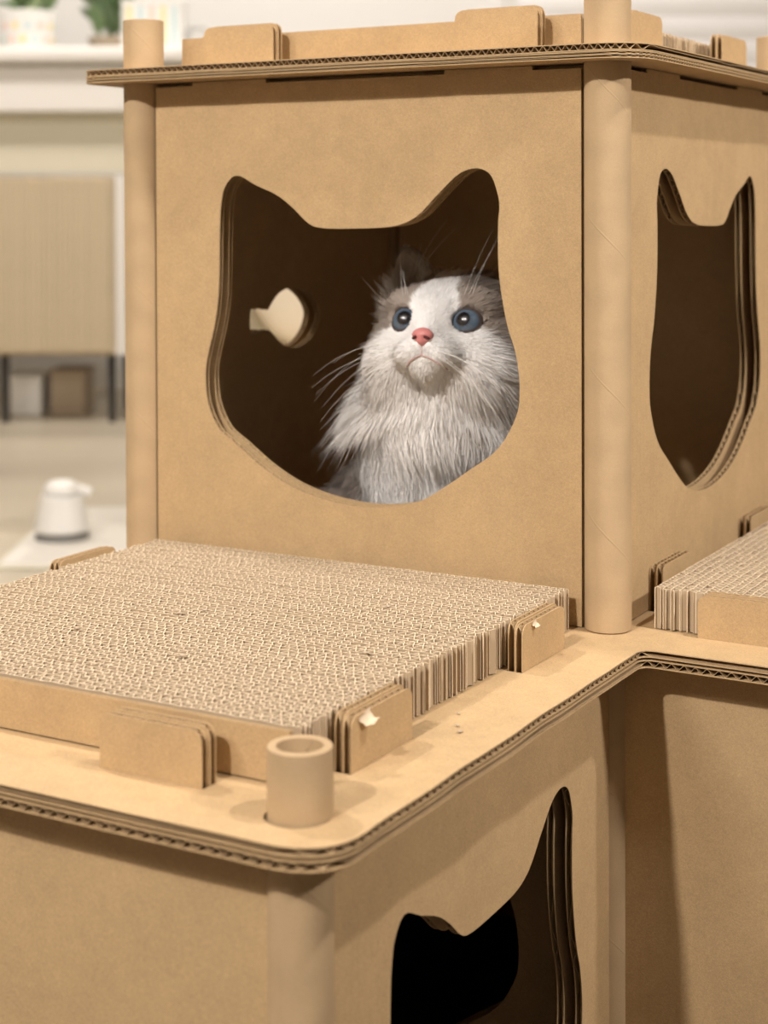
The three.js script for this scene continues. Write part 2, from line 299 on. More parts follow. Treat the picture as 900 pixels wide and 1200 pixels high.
// ---------------------------------------------------------------- scratching mats: upright strips of corrugated board, seen from their cut edges
const MX = 0.374, MZ = 0.364, MH = 0.0295;
function matGeometry() {
  const P = [], K = [], U = [], CUT = [0.74, 0.60, 0.425], FACE = [0.42, 0.32, 0.21];   // pale frayed cut edges, browner paper faces; the contrast also paints in cell shade
  const pitch = 0.0062, rows = Math.floor(MZ / pitch), lam = 0.0066;
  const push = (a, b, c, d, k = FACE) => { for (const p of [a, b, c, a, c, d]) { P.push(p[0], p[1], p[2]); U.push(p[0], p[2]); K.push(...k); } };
  const ribbon = (pts, top, th) => {   // pts: [x, z] with a normal in the plane
    const n = pts.length, L = [], R = [];
    for (let i = 0; i < n; i++) { const a = pts[Math.max(0, i - 1)], b = pts[Math.min(n - 1, i + 1)], l = Math.hypot(b[0] - a[0], b[1] - a[1]) || 1, nx = -(b[1] - a[1]) / l * th, nz = (b[0] - a[0]) / l * th; L.push([pts[i][0] + nx, pts[i][1] + nz]); R.push([pts[i][0] - nx, pts[i][1] - nz]); }
    for (let i = 0; i < n - 1; i++) {
      const h0 = top[i], h1 = top[i + 1], v = (q, h) => [q[0], h, q[1]];
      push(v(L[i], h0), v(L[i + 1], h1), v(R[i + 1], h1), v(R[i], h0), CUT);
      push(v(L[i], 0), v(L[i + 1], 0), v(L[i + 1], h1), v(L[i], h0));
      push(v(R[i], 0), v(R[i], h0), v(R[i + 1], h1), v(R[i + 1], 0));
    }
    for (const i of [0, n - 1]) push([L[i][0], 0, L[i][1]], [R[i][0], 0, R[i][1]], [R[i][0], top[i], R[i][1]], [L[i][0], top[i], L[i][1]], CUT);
  };
  for (let r = 0; r <= rows; r++) {
    const z0 = -MZ / 2 + r * pitch, lift = rr(-0.0003, 0.0003), x0 = -MX / 2 + rr(0, 0.0022), x1 = MX / 2 - rr(0, 0.0028);
    const pts = [], top = [];
    for (let k = 0; k <= 60; k++) { const x = x0 + (x1 - x0) * k / 60; pts.push([x, z0 + noise(x * 60, r * 3.1) * 0.0006]); top.push(MH + lift + noise(x * 140, r * 5.7) * 0.0007); }
    ribbon(pts, top, 0.00032);
    if (r === rows) continue;
    const ph = rr(0, 6.28), pw = [], tw = [], n = Math.round((x1 - x0) / lam * 8), l2 = lift + rr(-0.0006, 0.0003), la = lam * rr(0.93, 1.07);
    for (let k = 0; k <= n; k++) { const x = x0 + (x1 - x0) * k / n; pw.push([x, z0 + pitch / 2 + Math.sin(x / la * 6.2832 + ph + noise(x * 40, r * 2.3) * 2.2) * (pitch / 2 - 0.0005)]); tw.push(MH + l2 + noise(x * 210, r * 4.3) * 0.0009); }
    ribbon(pw, tw, 0.00032);
  }
  const g = new THREE.BufferGeometry(); g.setAttribute('position', new THREE.Float32BufferAttribute(P, 3)); g.setAttribute('uv', new THREE.Float32BufferAttribute(U, 2)); g.setAttribute('color', new THREE.Float32BufferAttribute(K, 3)); g.computeVertexNormals(); return g;
}
const matGeo = matGeometry();
function scratchMat(label, pos, turn, cover) {
  const t = thing('scratching_mat', label, 'scratching mat', pos, turn, 'corrugated scratching mats');
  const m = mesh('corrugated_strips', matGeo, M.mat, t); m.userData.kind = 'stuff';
  if (cover) for (const s of cover) mesh('cover_strip', sheet(rect(-MX / 2 + 0.001, MX / 2 - 0.004, 0.0002, MH - 0.0005), [], [[0.0026, 'v', 0.006]], 0.003).translate(0, 0, MZ / 2 + 0.0003), M.kraft, t).rotation.y = s;
  return t;
}
scratchMat('worn corrugated cardboard scratching mat on the platform in front of the cat doorway', [-0.2085, 0.0008, 0.2010], 0, [0]);
scratchMat('corrugated scratching mat with ridges running beside the tall tube, against the side panel', [0.2120, 0.0008, -0.2010], Math.PI / 2, []);
scratchMat('corrugated scratching mat lying on top of the thin cardboard roof', [-0.2170, HR + 0.0114, -0.2170], 0, [0]);

// torn paper and crumbs
function curl(w, h, turns, n = 10) { const g = new THREE.PlaneGeometry(w, h, 6, n), p = g.attributes.position; for (let i = 0; i < p.count; i++) { const t = p.getY(i) / h + 0.5, a = t * turns, x = p.getX(i); p.setXYZ(i, x * (1 - 0.5 * t) + noise(x * 300, t * 5) * 0.002, -Math.sin(a) * h / turns, (1 - Math.cos(a)) * h / turns + noise(x * 260, t * 4, 3) * 0.001); } g.computeVertexNormals(); return g; }
const paper = new THREE.MeshStandardMaterial({ name: 'torn_paper', color: lin(0.62, 0.50, 0.36), roughness: 0.9, side: THREE.DoubleSide });
{
  const t1 = mesh(numbered('torn_paper_flap'), curl(0.012, 0.011, 2.4), paper, scene); t1.position.set(-0.0068, 0.0300, 0.340); t1.rotation.set(0.3, Math.PI / 2, 0); tag(t1, 'pale torn paper flap peeling off the tab beside the tube stub', 'paper scrap');
  const t2 = mesh(numbered('torn_paper_flap'), curl(0.007, 0.006, 2.0), paper, scene); t2.position.set(-0.0068, 0.0305, 0.1150); t2.rotation.set(0.2, Math.PI / 2, 0); tag(t2, 'small torn paper flap on the corner of the tab near the tall tube', 'paper scrap');
  const crumb = (n) => { const g = mergeVertices(new THREE.IcosahedronGeometry(0.0011, 1)), p = g.attributes.position; for (let i = 0; i < p.count; i++) { const k = 1 + noise(p.getX(i) * 900, p.getY(i) * 900, n) * 0.8; p.setXYZ(i, p.getX(i) * k * 1.6, p.getY(i) * k * 0.55, p.getZ(i) * k); } g.computeVertexNormals(); return g; };
  const cs = [[0.006, 0.253, 'crumb on the bare platform near the mat edge'], [0.0125, 0.262, 'crumb on the bare platform nearest the platform rim'], [-0.004, 0.232, 'crumb lying against the striped end of the mat']];
  cs.forEach(([x, z, l], i) => { const m = mesh(numbered('cardboard_crumb'), crumb(i * 3.3), M.core, scene); m.position.set(x, 0.0009, z); m.rotation.y = i * 1.3; tag(m, 'tiny brown cardboard ' + l, 'crumb', 'crumbs around the mat'); });
  const ms = [[-0.215, 0.20], [-0.225, 0.215], [-0.11, 0.13], [-0.16, 0.30], [-0.065, 0.24], [-0.26, 0.28]];
  ms.forEach(([x, z], i) => { const m = mesh(numbered('cardboard_crumb'), crumb(i * 2.1 + 40), M.core, scene); m.position.set(x, MH + 0.0022, z); m.scale.setScalar(1.3); m.rotation.y = i; tag(m, 'small dark cardboard scrap resting on the wide scratching mat', 'crumb', 'scraps on the wide mat'); });
}
// ---------------------------------------------------------------- the cat
{
  const V = (x, y, z) => new THREE.Vector3(x, y, z);
  const cat = thing('cat', 'fluffy white cat with grey face patches and blue eyes gazing up from the doorway', 'cat', [0, 0, 0]);
  const HP = V(-0.1635, 0.1955, -0.076), HM = new THREE.Matrix4().makeRotationFromEuler(new THREE.Euler(-0.36, 0.03, 0.012, 'YXZ')).setPosition(HP), HI = HM.clone().invert();
  const smin = (a, b, k) => { const h = Math.max(k - Math.abs(a - b), 0) / k; return Math.min(a, b) - h * h * k * 0.25; };
  const smax = (a, b, k) => -smin(-a, -b, k);
  const ell = (x, y, z, cx, cy, cz, rx, ry, rz) => { const a = (x - cx) / rx, b = (y - cy) / ry, c = (z - cz) / rz, k0 = Math.hypot(a, b, c), k1 = Math.hypot(a / rx, b / ry, c / rz); return k0 * (k0 - 1) / (k1 || 1e-9); };
  const cap = (x, y, z, ax, ay, az, bx, by, bz, ra, rb) => { const dx = bx - ax, dy = by - ay, dz = bz - az, t = Math.max(0, Math.min(1, ((x - ax) * dx + (y - ay) * dy + (z - az) * dz) / (dx * dx + dy * dy + dz * dz))); return Math.hypot(x - ax - dx * t, y - ay - dy * t, z - az - dz * t) - (ra + (rb - ra) * t); };
  // head, in its own frame: x to the cat's left, y up, z out of the nose
  const EX = 0.0268, EY = 0.0068, EZ = 0.0362, ER = 0.0122;
  function ear(x, y, z) {   // a hollow cone leaning outward
    const s = x < 0 ? -1 : 1, X = x * s;
    const bx = 0.036, by = 0.030, bz = -0.006, tx = 0.065, ty = 0.083, tz = -0.016;
    const dx = tx - bx, dy = ty - by, dz = tz - bz, L = Math.hypot(dx, dy, dz), t = Math.max(-0.1, Math.min(1, ((X - bx) * dx + (y - by) * dy + (z - bz) * dz) / (L * L)));
    const r = 0.0235 * Math.sqrt(Math.max(0, 1 - Math.max(0, t))) * (1 - 0.12 * t) + 0.0022;
    const qx = X - bx - dx * t, qy = y - by - dy * t, qz = z - bz - dz * t;
    const out = Math.hypot(qx, qy, qz * 1.7) - r;
    const cav = Math.hypot(qx, qy, (qz - 0.011) * 1.5) - r * 0.88;
    return smax(out, -cav, 0.004);
  }
  function headField(x, y, z) {
    const ax = Math.abs(x);
    let d = ell(x, y, z, 0, 0.007, 0, 0.050, 0.048, 0.050);
    d = smin(d, ell(ax, y, z, 0.030, -0.018, 0.012, 0.032, 0.029, 0.030), 0.020);
    d = smin(d, cap(x, y, z, 0, 0.012, 0.038, 0, -0.0105, 0.0505, 0.0125, 0.0085), 0.016);
    d = smin(d, ell(ax, y, z, 0.0120, -0.0225, 0.0440, 0.0158, 0.0120, 0.0152), 0.008);
    d = smin(d, ell(x, y, z, 0, -0.0335, 0.0400, 0.0120, 0.0085, 0.0115), 0.010);
    d = smin(d, ell(ax, y, z, 0.0275, 0.0235, 0.0330, 0.0150, 0.0080, 0.0100), 0.014);
    d = smax(d, -(Math.hypot(ax - EX, (y - EY) * 1.12, z - EZ - 0.004) - ER * 0.93), 0.004);
    d = smin(d, ear(x, y, z), 0.010);
    return d;
  }
  const tmp = V(0, 0, 0);
  function bodyField(X, Y, Z) {
    let d = ell(X, Y, Z, -0.188, 0.088, -0.100, 0.062, 0.086, 0.056);
    d = smin(d, cap(X, Y, Z, HP.x, HP.y - 0.015, HP.z - 0.014, -0.184, 0.115, -0.110, 0.047, 0.058), 0.03);
    d = smin(d, ell(X, Y, Z, HP.x - 0.006, HP.y - 0.056, HP.z + 0.010, 0.050, 0.036, 0.034), 0.025);
    d = smin(d, ell(X, Y, Z, -0.207, 0.148, -0.098, 0.033, 0.048, 0.034), 0.03);
    d = smin(d, ell(X, Y, Z, -0.117, 0.150, -0.098, 0.036, 0.050, 0.036), 0.03);
    d = smin(d, cap(X, Y, Z, -0.185, 0.098, -0.140, -0.180, 0.098, -0.275, 0.070, 0.076), 0.03);  // back raised to block light coming through the side doorway
    d = smin(d, ell(X, Y, Z, -0.172, 0.196, -0.146, 0.050, 0.050, 0.036), 0.02);  // nape bulk added behind the head to block light spilling past it
    d = smin(d, ell(X, Y, Z, -0.262, 0.046, -0.175, 0.046, 0.044, 0.062), 0.02);
    d = smin(d, ell(X, Y, Z, -0.140, 0.050, -0.240, 0.034, 0.046, 0.050), 0.02);
    for (const s of [-1, 1]) {
      d = smin(d, cap(X, Y, Z, -0.186 + s * 0.031, 0.085, -0.092, -0.186 + s * 0.031, 0.022, -0.078, 0.024, 0.017), 0.012);
      d = smin(d, ell(X, Y, Z, -0.186 + s * 0.031, 0.0165, -0.066, 0.018, 0.0135, 0.026), 0.010);
    }
    d = smin(d, cap(X, Y, Z, -0.215, 0.035, -0.300, -0.325, 0.034, -0.215, 0.022, 0.026), 0.02);
    d = smin(d, cap(X, Y, Z, -0.325, 0.034, -0.215, -0.312, 0.032, -0.135, 0.026, 0.020), 0.02);
    d = smax(d, 0.0015 - Y, 0.003);
    return d;
  }
  const both = (X, Y, Z) => { tmp.set(X, Y, Z).applyMatrix4(HI); return smin(headField(tmp.x, tmp.y, tmp.z), bodyField(X, Y, Z), 0.018); };
  // surface of a field on a cube grid
  function march(c, half, res, f) {
    const mc = new MarchingCubes(res, new THREE.MeshStandardMaterial(), false, false, 400000); mc.isolation = 0;
    for (let k = 0; k < res; k++) for (let j = 0; j < res; j++) for (let i = 0; i < res; i++) { const at = (n) => (n - res / 2) / (res / 2) * half; mc.field[k * res * res + j * res + i] = -f(c.x + at(i), c.y + at(j), c.z + at(k)); }
    mc.update();
    const pos = new Float32Array(mc.count * 3);
    for (let i = 0; i < mc.count; i++) { pos[i * 3] = c.x + mc.positionArray[i * 3] * half; pos[i * 3 + 1] = c.y + mc.positionArray[i * 3 + 1] * half; pos[i * 3 + 2] = c.z + mc.positionArray[i * 3 + 2] * half; }
    return pos;
  }
  const eps = 0.0008;
  const grad = (f, x, y, z, o) => o.set(f(x + eps, y, z) - f(x - eps, y, z), f(x, y + eps, z) - f(x, y - eps, z), f(x, y, z + eps) - f(x, y, z - eps)).normalize();
  // coat colours: white muzzle, blaze and chest; warm grey mask, ears and back
  const WHITE = [0.93, 0.915, 0.905], GREY = [0.34, 0.285, 0.245], DARK = [0.21, 0.172, 0.148];
  const sst = (a, b, x) => { const t = Math.max(0, Math.min(1, (x - a) / (b - a))); return t * t * (3 - 2 * t); };
  function coat(P, q, o) {   // P world, q head frame
    let g = 0, dk = 0, earLitTint = 0;
    const ax = Math.abs(q.x), j = noise(q.x * 160, q.y * 160, q.z * 160) * 0.0035;
    if (q.y > -0.06 && P.z > -0.2) {
      const blaze = q.y > 0.012 ? 0.022 - (q.y - 0.012) * 0.42 : 0.022 - (0.012 - q.y) * 0.6;
      const low = 0.002 - 0.95 * Math.max(0, ax - 0.036);                          // the mask ends under the eye and drops toward the cheek
      g = sst(-0.002, 0.004, ax - Math.max(0.004, blaze) + j) * sst(-0.004, 0.006, q.y - low + j);
      g = Math.max(g, sst(0.058, 0.064, q.y + j));
      g *= 1 - 0.45 * sst(0.000, -0.03, q.y);
      const e = Math.hypot(ax - 0.046, (q.y - 0.066) * 0.7, q.z + 0.01); dk = 0; const pale = sst(0.036, 0.020, e) * 0.16; earLitTint = pale;  // ear colour lightened in place of light reaching the ear
      dk = Math.max(dk, 0.55 * sst(0.012, 0.004, Math.hypot(q.x - 0.023, q.y - 0.043)));
    }
    const back = sst(-0.155, -0.205, P.z) + sst(-0.105, -0.125, P.z) * sst(-0.245, -0.262, P.x) * sst(0.11, 0.07, P.y);
    if (q.y < 0.03) { g = Math.max(g, Math.min(1, back)); dk = Math.max(dk, 0.6 * Math.min(1, back)); }
    for (let k = 0; k < 3; k++) { o[k] = WHITE[k] + (GREY[k] - WHITE[k]) * g; o[k] += (DARK[k] - o[k]) * dk * Math.min(1, g * 2) + earLitTint * (1 - 0.1 * k); }
    return g;
  }
  const head = march(HP.clone().add(V(0, 0.022, -0.004)), 0.105, 84, both), trunk = march(V(-0.195, 0.105, -0.195), 0.165, 76, both);
  const HC = HP.clone().add(V(0, 0.022, -0.004)), inHead = (x, y, z) => Math.max(Math.abs(x - HC.x), Math.abs(y - HC.y), Math.abs(z - HC.z)) < 0.098;
  const keep = [];
  for (let t = 0; t < head.length; t += 9) { const c = [0, 1, 2].map((k) => (head[t + k] + head[t + 3 + k] + head[t + 6 + k]) / 3); if (inHead(...c)) keep.push(...head.subarray(t, t + 9)); }
  for (let t = 0; t < trunk.length; t += 9) { const c = [0, 1, 2].map((k) => (trunk[t + k] + trunk[t + 3 + k] + trunk[t + 6 + k]) / 3); if (!inHead(...c) && c[1] > 0.001) keep.push(...trunk.subarray(t, t + 9)); }
  const bp = new Float32Array(keep), bn = new Float32Array(keep.length), bc = new Float32Array(keep.length), n = V(0, 0, 0), q = V(0, 0, 0), P = V(0, 0, 0), col = [0, 0, 0];
  for (let i = 0; i < bp.length; i += 3) { P.set(bp[i], bp[i + 1], bp[i + 2]); grad(both, P.x, P.y, P.z, n); n.toArray(bn, i); q.copy(P).applyMatrix4(HI); coat(P, q, col); bc.set(col, i); }
  const bg = new THREE.BufferGeometry(); bg.setAttribute('position', new THREE.BufferAttribute(bp, 3)); bg.setAttribute('normal', new THREE.BufferAttribute(bn, 3)); bg.setAttribute('color', new THREE.BufferAttribute(bc, 3));
  const skin = new THREE.MeshStandardMaterial({ name: 'cat_undercoat', vertexColors: true, roughness: 1 });
  mesh('body', bg, skin, cat);

  // point on the face in front of (x, y)
  const face = (x, y, from = 0.09) => { let z = from; for (let k = 0; k < 60; k++) { const d = headField(x, y, z); if (d < 0.0002) break; z -= d * 0.7; } return z; };
  // mouth lines, in the head frame
  const mouthR = [], mouthL = [], phil = [];
  for (let k = 0; k <= 12; k++) { const t = k / 12; mouthR.push([0.0225 * t, -0.0258 - 0.0100 * t + 0.0012 * Math.sin(t * 3.14)]); mouthL.push([-0.0135 * t, -0.0258 - 0.0085 * t + 0.0006 * Math.sin(t * 3.14)]); phil.push([0, -0.0158 - 0.0104 * t]); }
  const lineDist = (x, y) => { let m = 1; for (const l of [mouthL, mouthR, phil]) for (const p of l) m = Math.min(m, Math.hypot(x - p[0], y - p[1])); return m; };
  const pinkSkin = new THREE.MeshStandardMaterial({ name: 'cat_lip', color: lin(0.50, 0.32, 0.30), roughness: 0.8 });
  const lipTube = (l, r) => new THREE.TubeGeometry(new THREE.CatmullRomCurve3(l.map(([x, y]) => V(x, y, face(x, y) + 0.0006))), 20, r, 6).applyMatrix4(HM);
  mesh('mouth', merge([lipTube(mouthL, 0.0007), lipTube(mouthR, 0.0008), lipTube(phil, 0.0005)]), pinkSkin, cat);

  // ---- fur: tapered locks rooted on the body
  const tri = keep.length / 9, cum = new Float64Array(tri); let total = 0;
  const A = V(0, 0, 0), B = V(0, 0, 0), C = V(0, 0, 0);
  for (let t = 0; t < tri; t++) {
    A.fromArray(bp, t * 9); B.fromArray(bp, t * 9 + 3); C.fromArray(bp, t * 9 + 6);
    const cx = (A.x + B.x + C.x) / 3, cy = (A.y + B.y + C.y) / 3, cz = (A.z + B.z + C.z) / 3;
    const a = B.clone().sub(A).cross(C.clone().sub(A)).length() / 2; q.set(cx, cy, cz).applyMatrix4(HI);
    let w = 1; if (q.y > -0.05 && q.z > 0.0) w = 2.6; else if (cz > -0.16) w = 1.7; else w = 0.8; if (cz < -0.26) w = 0.35;
    total += a * w; cum[t] = total;
  }
  const HAIRS = 400000, fp = new Float32Array(HAIRS * 15), fnm = new Float32Array(HAIRS * 15), fc = new Float32Array(HAIRS * 15), fi = new Uint32Array(HAIRS * 9);
  const nose = V(0, -0.012, 0.062), d = V(0, 0, 0), side = V(0, 0, 0), nq = V(0, 0, 0), tq = V(0, 0, 0), c0 = [0, 0, 0]; let h = 0;
  for (let k = 0; k < HAIRS; k++) {
    const pick = rnd() * total; let lo = 0, hi = tri - 1; while (lo < hi) { const m = (lo + hi) >> 1; if (cum[m] < pick) lo = m + 1; else hi = m; }
    let u = rnd(), v = rnd(); if (u + v > 1) { u = 1 - u; v = 1 - v; }
    const i = lo * 9; A.fromArray(bp, i); B.fromArray(bp, i + 3); C.fromArray(bp, i + 6);
    P.copy(A).addScaledVector(B.sub(A), u).addScaledVector(C.sub(A), v);
    n.fromArray(bn, i); q.copy(P).applyMatrix4(HI);
    const ax = Math.abs(q.x);
    if (q.z > 0.02 && Math.hypot(ax - EX, (q.y - EY) * 1.15) < 0.0108) continue;                       // eyes
    if (q.z > 0.035 && Math.hypot(q.x, (q.y + 0.0125) * 1.25) < 0.0072) continue;                      // nose leather
    if (q.z > 0.025 && q.y < -0.014 && lineDist(q.x, q.y) < 0.0012) continue;                           // lips
    nq.copy(n).transformDirection(HI);
    const onHead = q.y > -0.060 && q.length() < 0.11;
    let len, lift, g = coat(P, q, c0);
    const fromNose = q.distanceTo(nose);
    if (onHead) {
      tq.copy(q).sub(nose); tq.z -= 0.02; if (q.y < -0.03 && q.z > 0.02) tq.y -= 0.03;
      len = 0.0030 + 0.13 * Math.max(0, fromNose - 0.020); len = Math.min(len, 0.0105); if (q.y > 0.036 && q.z < 0.03) len += 0.005;
      const ruff = sst(0.024, 0.048, ax) * sst(0.060, 0.020, q.y) * sst(0.055, 0.0, q.z);
      len += ruff * 0.024; lift = 0.40 + 0.16 * ruff;
      if (q.y < -0.026) { const u = sst(-0.026, -0.046, q.y) * sst(0.052, 0.036, q.z); len += u * 0.016; tq.y -= u * 0.06; }
      if (q.y > 0.055 && ax > 0.03) { len = 0.0085; tq.set(q.x < 0 ? -0.4 : 0.4, 1, -0.15); lift = 0.4; }
      tq.transformDirection(HM);
    } else {
      len = 0.026 * sst(-0.01, 0.09, P.y) + 0.008; if (P.z < -0.16) len *= 0.8; lift = 0.24;
      tq.set((P.x + 0.186) * 3.0, -1, (P.z > -0.12 ? 0.10 : -0.3));
      if (P.z < -0.2) tq.set(P.x < -0.2 ? -0.7 : 0.5, -0.5, 0.2);
    }
    // locks: hairs that grow close together lean together
    const f = onHead ? 120 : 62, kx = noise(P.x * f, P.y * f, P.z * f), ky = noise(P.x * f + 31, P.y * f * 0.6 + 17, P.z * f), kz = noise(P.x * f + 7, P.y * f + 91, P.z * f);
    const wild = onHead ? (fromNose < 0.035 ? 0.12 : 0.30) : 0.5;
    tq.x += kx * wild + (rnd() - 0.5) * 0.34; tq.y += ky * wild * 0.6 + (rnd() - 0.5) * 0.34; tq.z += kz * wild + (rnd() - 0.5) * 0.34;
    tq.addScaledVector(n, -tq.dot(n)).normalize();
    lift += kz * (onHead ? 0.12 : 0.22) + (rnd() - 0.5) * 0.16;
    d.copy(tq).multiplyScalar(Math.cos(lift)).addScaledVector(n, Math.sin(lift));
    len *= rr(0.6, 1.15) * (rnd() < 0.03 ? 1.5 : 1);
    if (q.z > 0.02 && Math.hypot(ax - EX, q.y - EY) < 0.016) len *= 0.55;
    const wd = (onHead && fromNose < 0.04 ? 0.00028 : 0.00035) * rr(0.7, 1.3);
    side.crossVectors(n, d).normalize().multiplyScalar(wd);
    const sag = onHead ? 0.12 : 0.30, o = h * 15, tone = rr(0.93, 1.04) * (1 + kx * 0.04);
    const jx = rr(-0.22, 0.22), jy = rr(-0.22, 0.22), jz = rr(-0.22, 0.22);
    const put = (j, x, y, z, s, m) => { fp[o + j * 3] = x; fp[o + j * 3 + 1] = y; fp[o + j * 3 + 2] = z; fnm[o + j * 3] = n.x + d.x * 0.25 + jx; fnm[o + j * 3 + 1] = n.y + d.y * 0.25 + jy; fnm[o + j * 3 + 2] = n.z + d.z * 0.25 + jz; for (let w = 0; w < 3; w++) fc[o + j * 3 + w] = Math.min(0.95, c0[w] * tone); };
    if (P.y + d.y * len < 0.002) continue;
    const mx = P.x + d.x * len * 0.55, my = P.y + d.y * len * 0.55, mz = P.z + d.z * len * 0.55;
    const ex = P.x + d.x * len - n.x * len * sag, ey = P.y + d.y * len - n.y * len * sag - (onHead ? 0 : len * 0.06), ez = P.z + d.z * len - n.z * len * sag;
    put(0, P.x - side.x, P.y - side.y, P.z - side.z); put(1, P.x + side.x, P.y + side.y, P.z + side.z);
    put(2, mx - side.x * 0.8, my - side.y * 0.8, mz - side.z * 0.8); put(3, mx + side.x * 0.8, my + side.y * 0.8, mz + side.z * 0.8); put(4, ex, ey, ez);
    fi.set([0, 3, 1, 0, 2, 3, 2, 4, 3].map((a) => a + h * 5), h * 9); h++;
  }
  const fg = new THREE.BufferGeometry(); fg.setAttribute('position', new THREE.BufferAttribute(fp.slice(0, h * 15), 3)); fg.setAttribute('normal', new THREE.BufferAttribute(fnm.slice(0, h * 15), 3)); fg.setAttribute('color', new THREE.BufferAttribute(fc.slice(0, h * 15), 3)); fg.setIndex(new THREE.BufferAttribute(fi.slice(0, h * 9), 1));
  const furMat = new THREE.MeshPhysicalMaterial({ name: 'cat_fur', vertexColors: true, roughness: 1, transmission: 0, thickness: 0, side: THREE.DoubleSide });
  const fur = mesh('fur', fg, furMat, cat); fur.userData.kind = 'stuff';

  // ---- eyes
  const eyeMat = new THREE.MeshPhysicalMaterial({ name: 'cat_eye', vertexColors: true, roughness: 0.25, clearcoat: 1, clearcoatRoughness: 0.03 });
  const lidMat = new THREE.MeshStandardMaterial({ name: 'cat_eyelid', color: lin(0.075, 0.055, 0.050), roughness: 0.6 });
  for (const s of [-1, 1]) {
    const g = new THREE.SphereGeometry(ER, 64, 48).rotateX(Math.PI / 2), p = g.attributes.position, cc = new Float32Array(p.count * 3);
    for (let i = 0; i < p.count; i++) {
      const a = Math.acos(Math.max(-1, Math.min(1, p.getZ(i) / ER))) * 180 / Math.PI, phi = Math.atan2(p.getY(i), p.getX(i));
      const ray = noise(Math.cos(phi) * 9, Math.sin(phi) * 9, a * 0.05) * 0.25;
      let c; if (a < 29) c = [0.006, 0.006, 0.008];
      else if (a < 78) { const t = (a - 29) / 49; c = [0.098, 0.138, 0.190].map((w) => w * (0.75 + 0.35 * Math.sin(t * 3.0) + ray)); if (t > 0.82) c = c.map((w) => w * 0.35); }
      else c = [0.10, 0.075, 0.07];
      cc.set(c, i * 3);
    }
    g.setAttribute('color', new THREE.BufferAttribute(cc, 3));
    g.rotateX(-0.02).rotateY(s < 0 ? 0.16 : 0.02).translate(s * EX, EY, EZ).applyMatrix4(HM);
    const e = mesh('eye', g, eyeMat, cat); e.userData.label = 'blue eye with a large round pupil';
    // lids: a shell around the ball with an almond opening
    const NP = 48, NR = 6, lp = [], li = [];
    for (let i = 0; i <= NP; i++) {
      const phi = i / NP * Math.PI * 2, cx = Math.cos(phi), sy = Math.sin(phi);
      let open = 62 - 17 * Math.abs(sy) ** 1.5 * (sy > 0 ? 1.0 : 1.05); if (cx * s < 0) open += 6 * Math.abs(cx) ** 6; open *= Math.PI / 180;
      for (let j = 0; j <= NR; j++) { const t = open + j / NR * 0.62, r = ER * (1.035 + 0.05 * Math.sin(j / NR * Math.PI)); lp.push(Math.sin(t) * cx * r, Math.sin(t) * sy * r, Math.cos(t) * r); }
    }
    for (let i = 0; i < NP; i++) for (let j = 0; j < NR; j++) { const a = i * (NR + 1) + j, b = a + NR + 1; li.push(a, b, a + 1, b, b + 1, a + 1); }
    const lg = new THREE.BufferGeometry(); lg.setAttribute('position', new THREE.Float32BufferAttribute(lp, 3)); lg.setIndex(li); lg.computeVertexNormals();
    mesh('eyelid', lg.rotateY(s * 0.10).translate(s * EX, EY, EZ).applyMatrix4(HM), lidMat, cat);
  }
  // ---- nose leather with two nostrils
  {
    const g = new THREE.SphereGeometry(1, 40, 30), p = g.attributes.position;
    for (let i = 0; i < p.count; i++) {
      let x = p.getX(i), y = p.getY(i), z = p.getZ(i);
      const wid = 0.0094 * (0.50 + 0.50 * sst(-0.9, 0.35, y)), nx = Math.abs(x) - 0.52, ny = y + 0.12;
      const pit = z > 0 ? Math.exp(-(nx * nx / 0.045 + ny * ny / 0.05)) : 0, crease = z > 0 ? Math.exp(-(x * x) / 0.006) * sst(0.3, -0.3, y) : 0;
      p.setXYZ(i, x * wid, y * 0.0072, z * 0.0060 * (1 - 0.45 * pit - 0.12 * crease));
    }
    g.computeVertexNormals();
    const zf = face(0, -0.0115);
    const nm = mesh('nose', g.rotateX(0.25).translate(0, -0.0115, zf - 0.0008).applyMatrix4(HM), new THREE.MeshPhysicalMaterial({ name: 'cat_nose', color: lin(0.64, 0.235, 0.225), roughness: 0.5, sheen: 0.2 }), cat); nm.userData.label = 'small pink nose';
    const nosMat = new THREE.MeshStandardMaterial({ name: 'nostril', color: lin(0.10, 0.02, 0.02), roughness: 0.8 });
    for (const s of [-1, 1]) {
      const c = new THREE.SphereGeometry(1, 18, 12).scale(0.0030, 0.0013, 0.0014).rotateZ(-s * 0.25).rotateY(s * 0.6).translate(s * 0.0054, -0.0132, zf + 0.0026);
      mesh('nostril', c.applyMatrix4(HM), nosMat, cat);
    }
  }
  // ---- whiskers and brow hairs
  const whMat = new THREE.MeshStandardMaterial({ name: 'whisker', color: lin(0.85, 0.83, 0.80), roughness: 0.5 });
  const whisker = (a, dir, len, droop, r = 0.00015) => {
    const pts = []; for (let k = 0; k <= 8; k++) { const t = k / 8; pts.push(a.clone().addScaledVector(dir, len * t).add(V(0, -droop * t * t * len, -0.25 * t * t * len))); }
    const g = new THREE.TubeGeometry(new THREE.CatmullRomCurve3(pts), 14, r, 5), p = g.attributes.position;
    for (let i = 0; i < p.count; i++) { const ring = Math.floor(i / 6), t = ring / 14, c = new THREE.CatmullRomCurve3(pts).getPoint(t), m = 1 - 0.75 * t; p.setXYZ(i, c.x + (p.getX(i) - c.x) * m, c.y + (p.getY(i) - c.y) * m, c.z + (p.getZ(i) - c.z) * m); }
    mesh('whisker', g.applyMatrix4(HM), whMat, cat);
  };
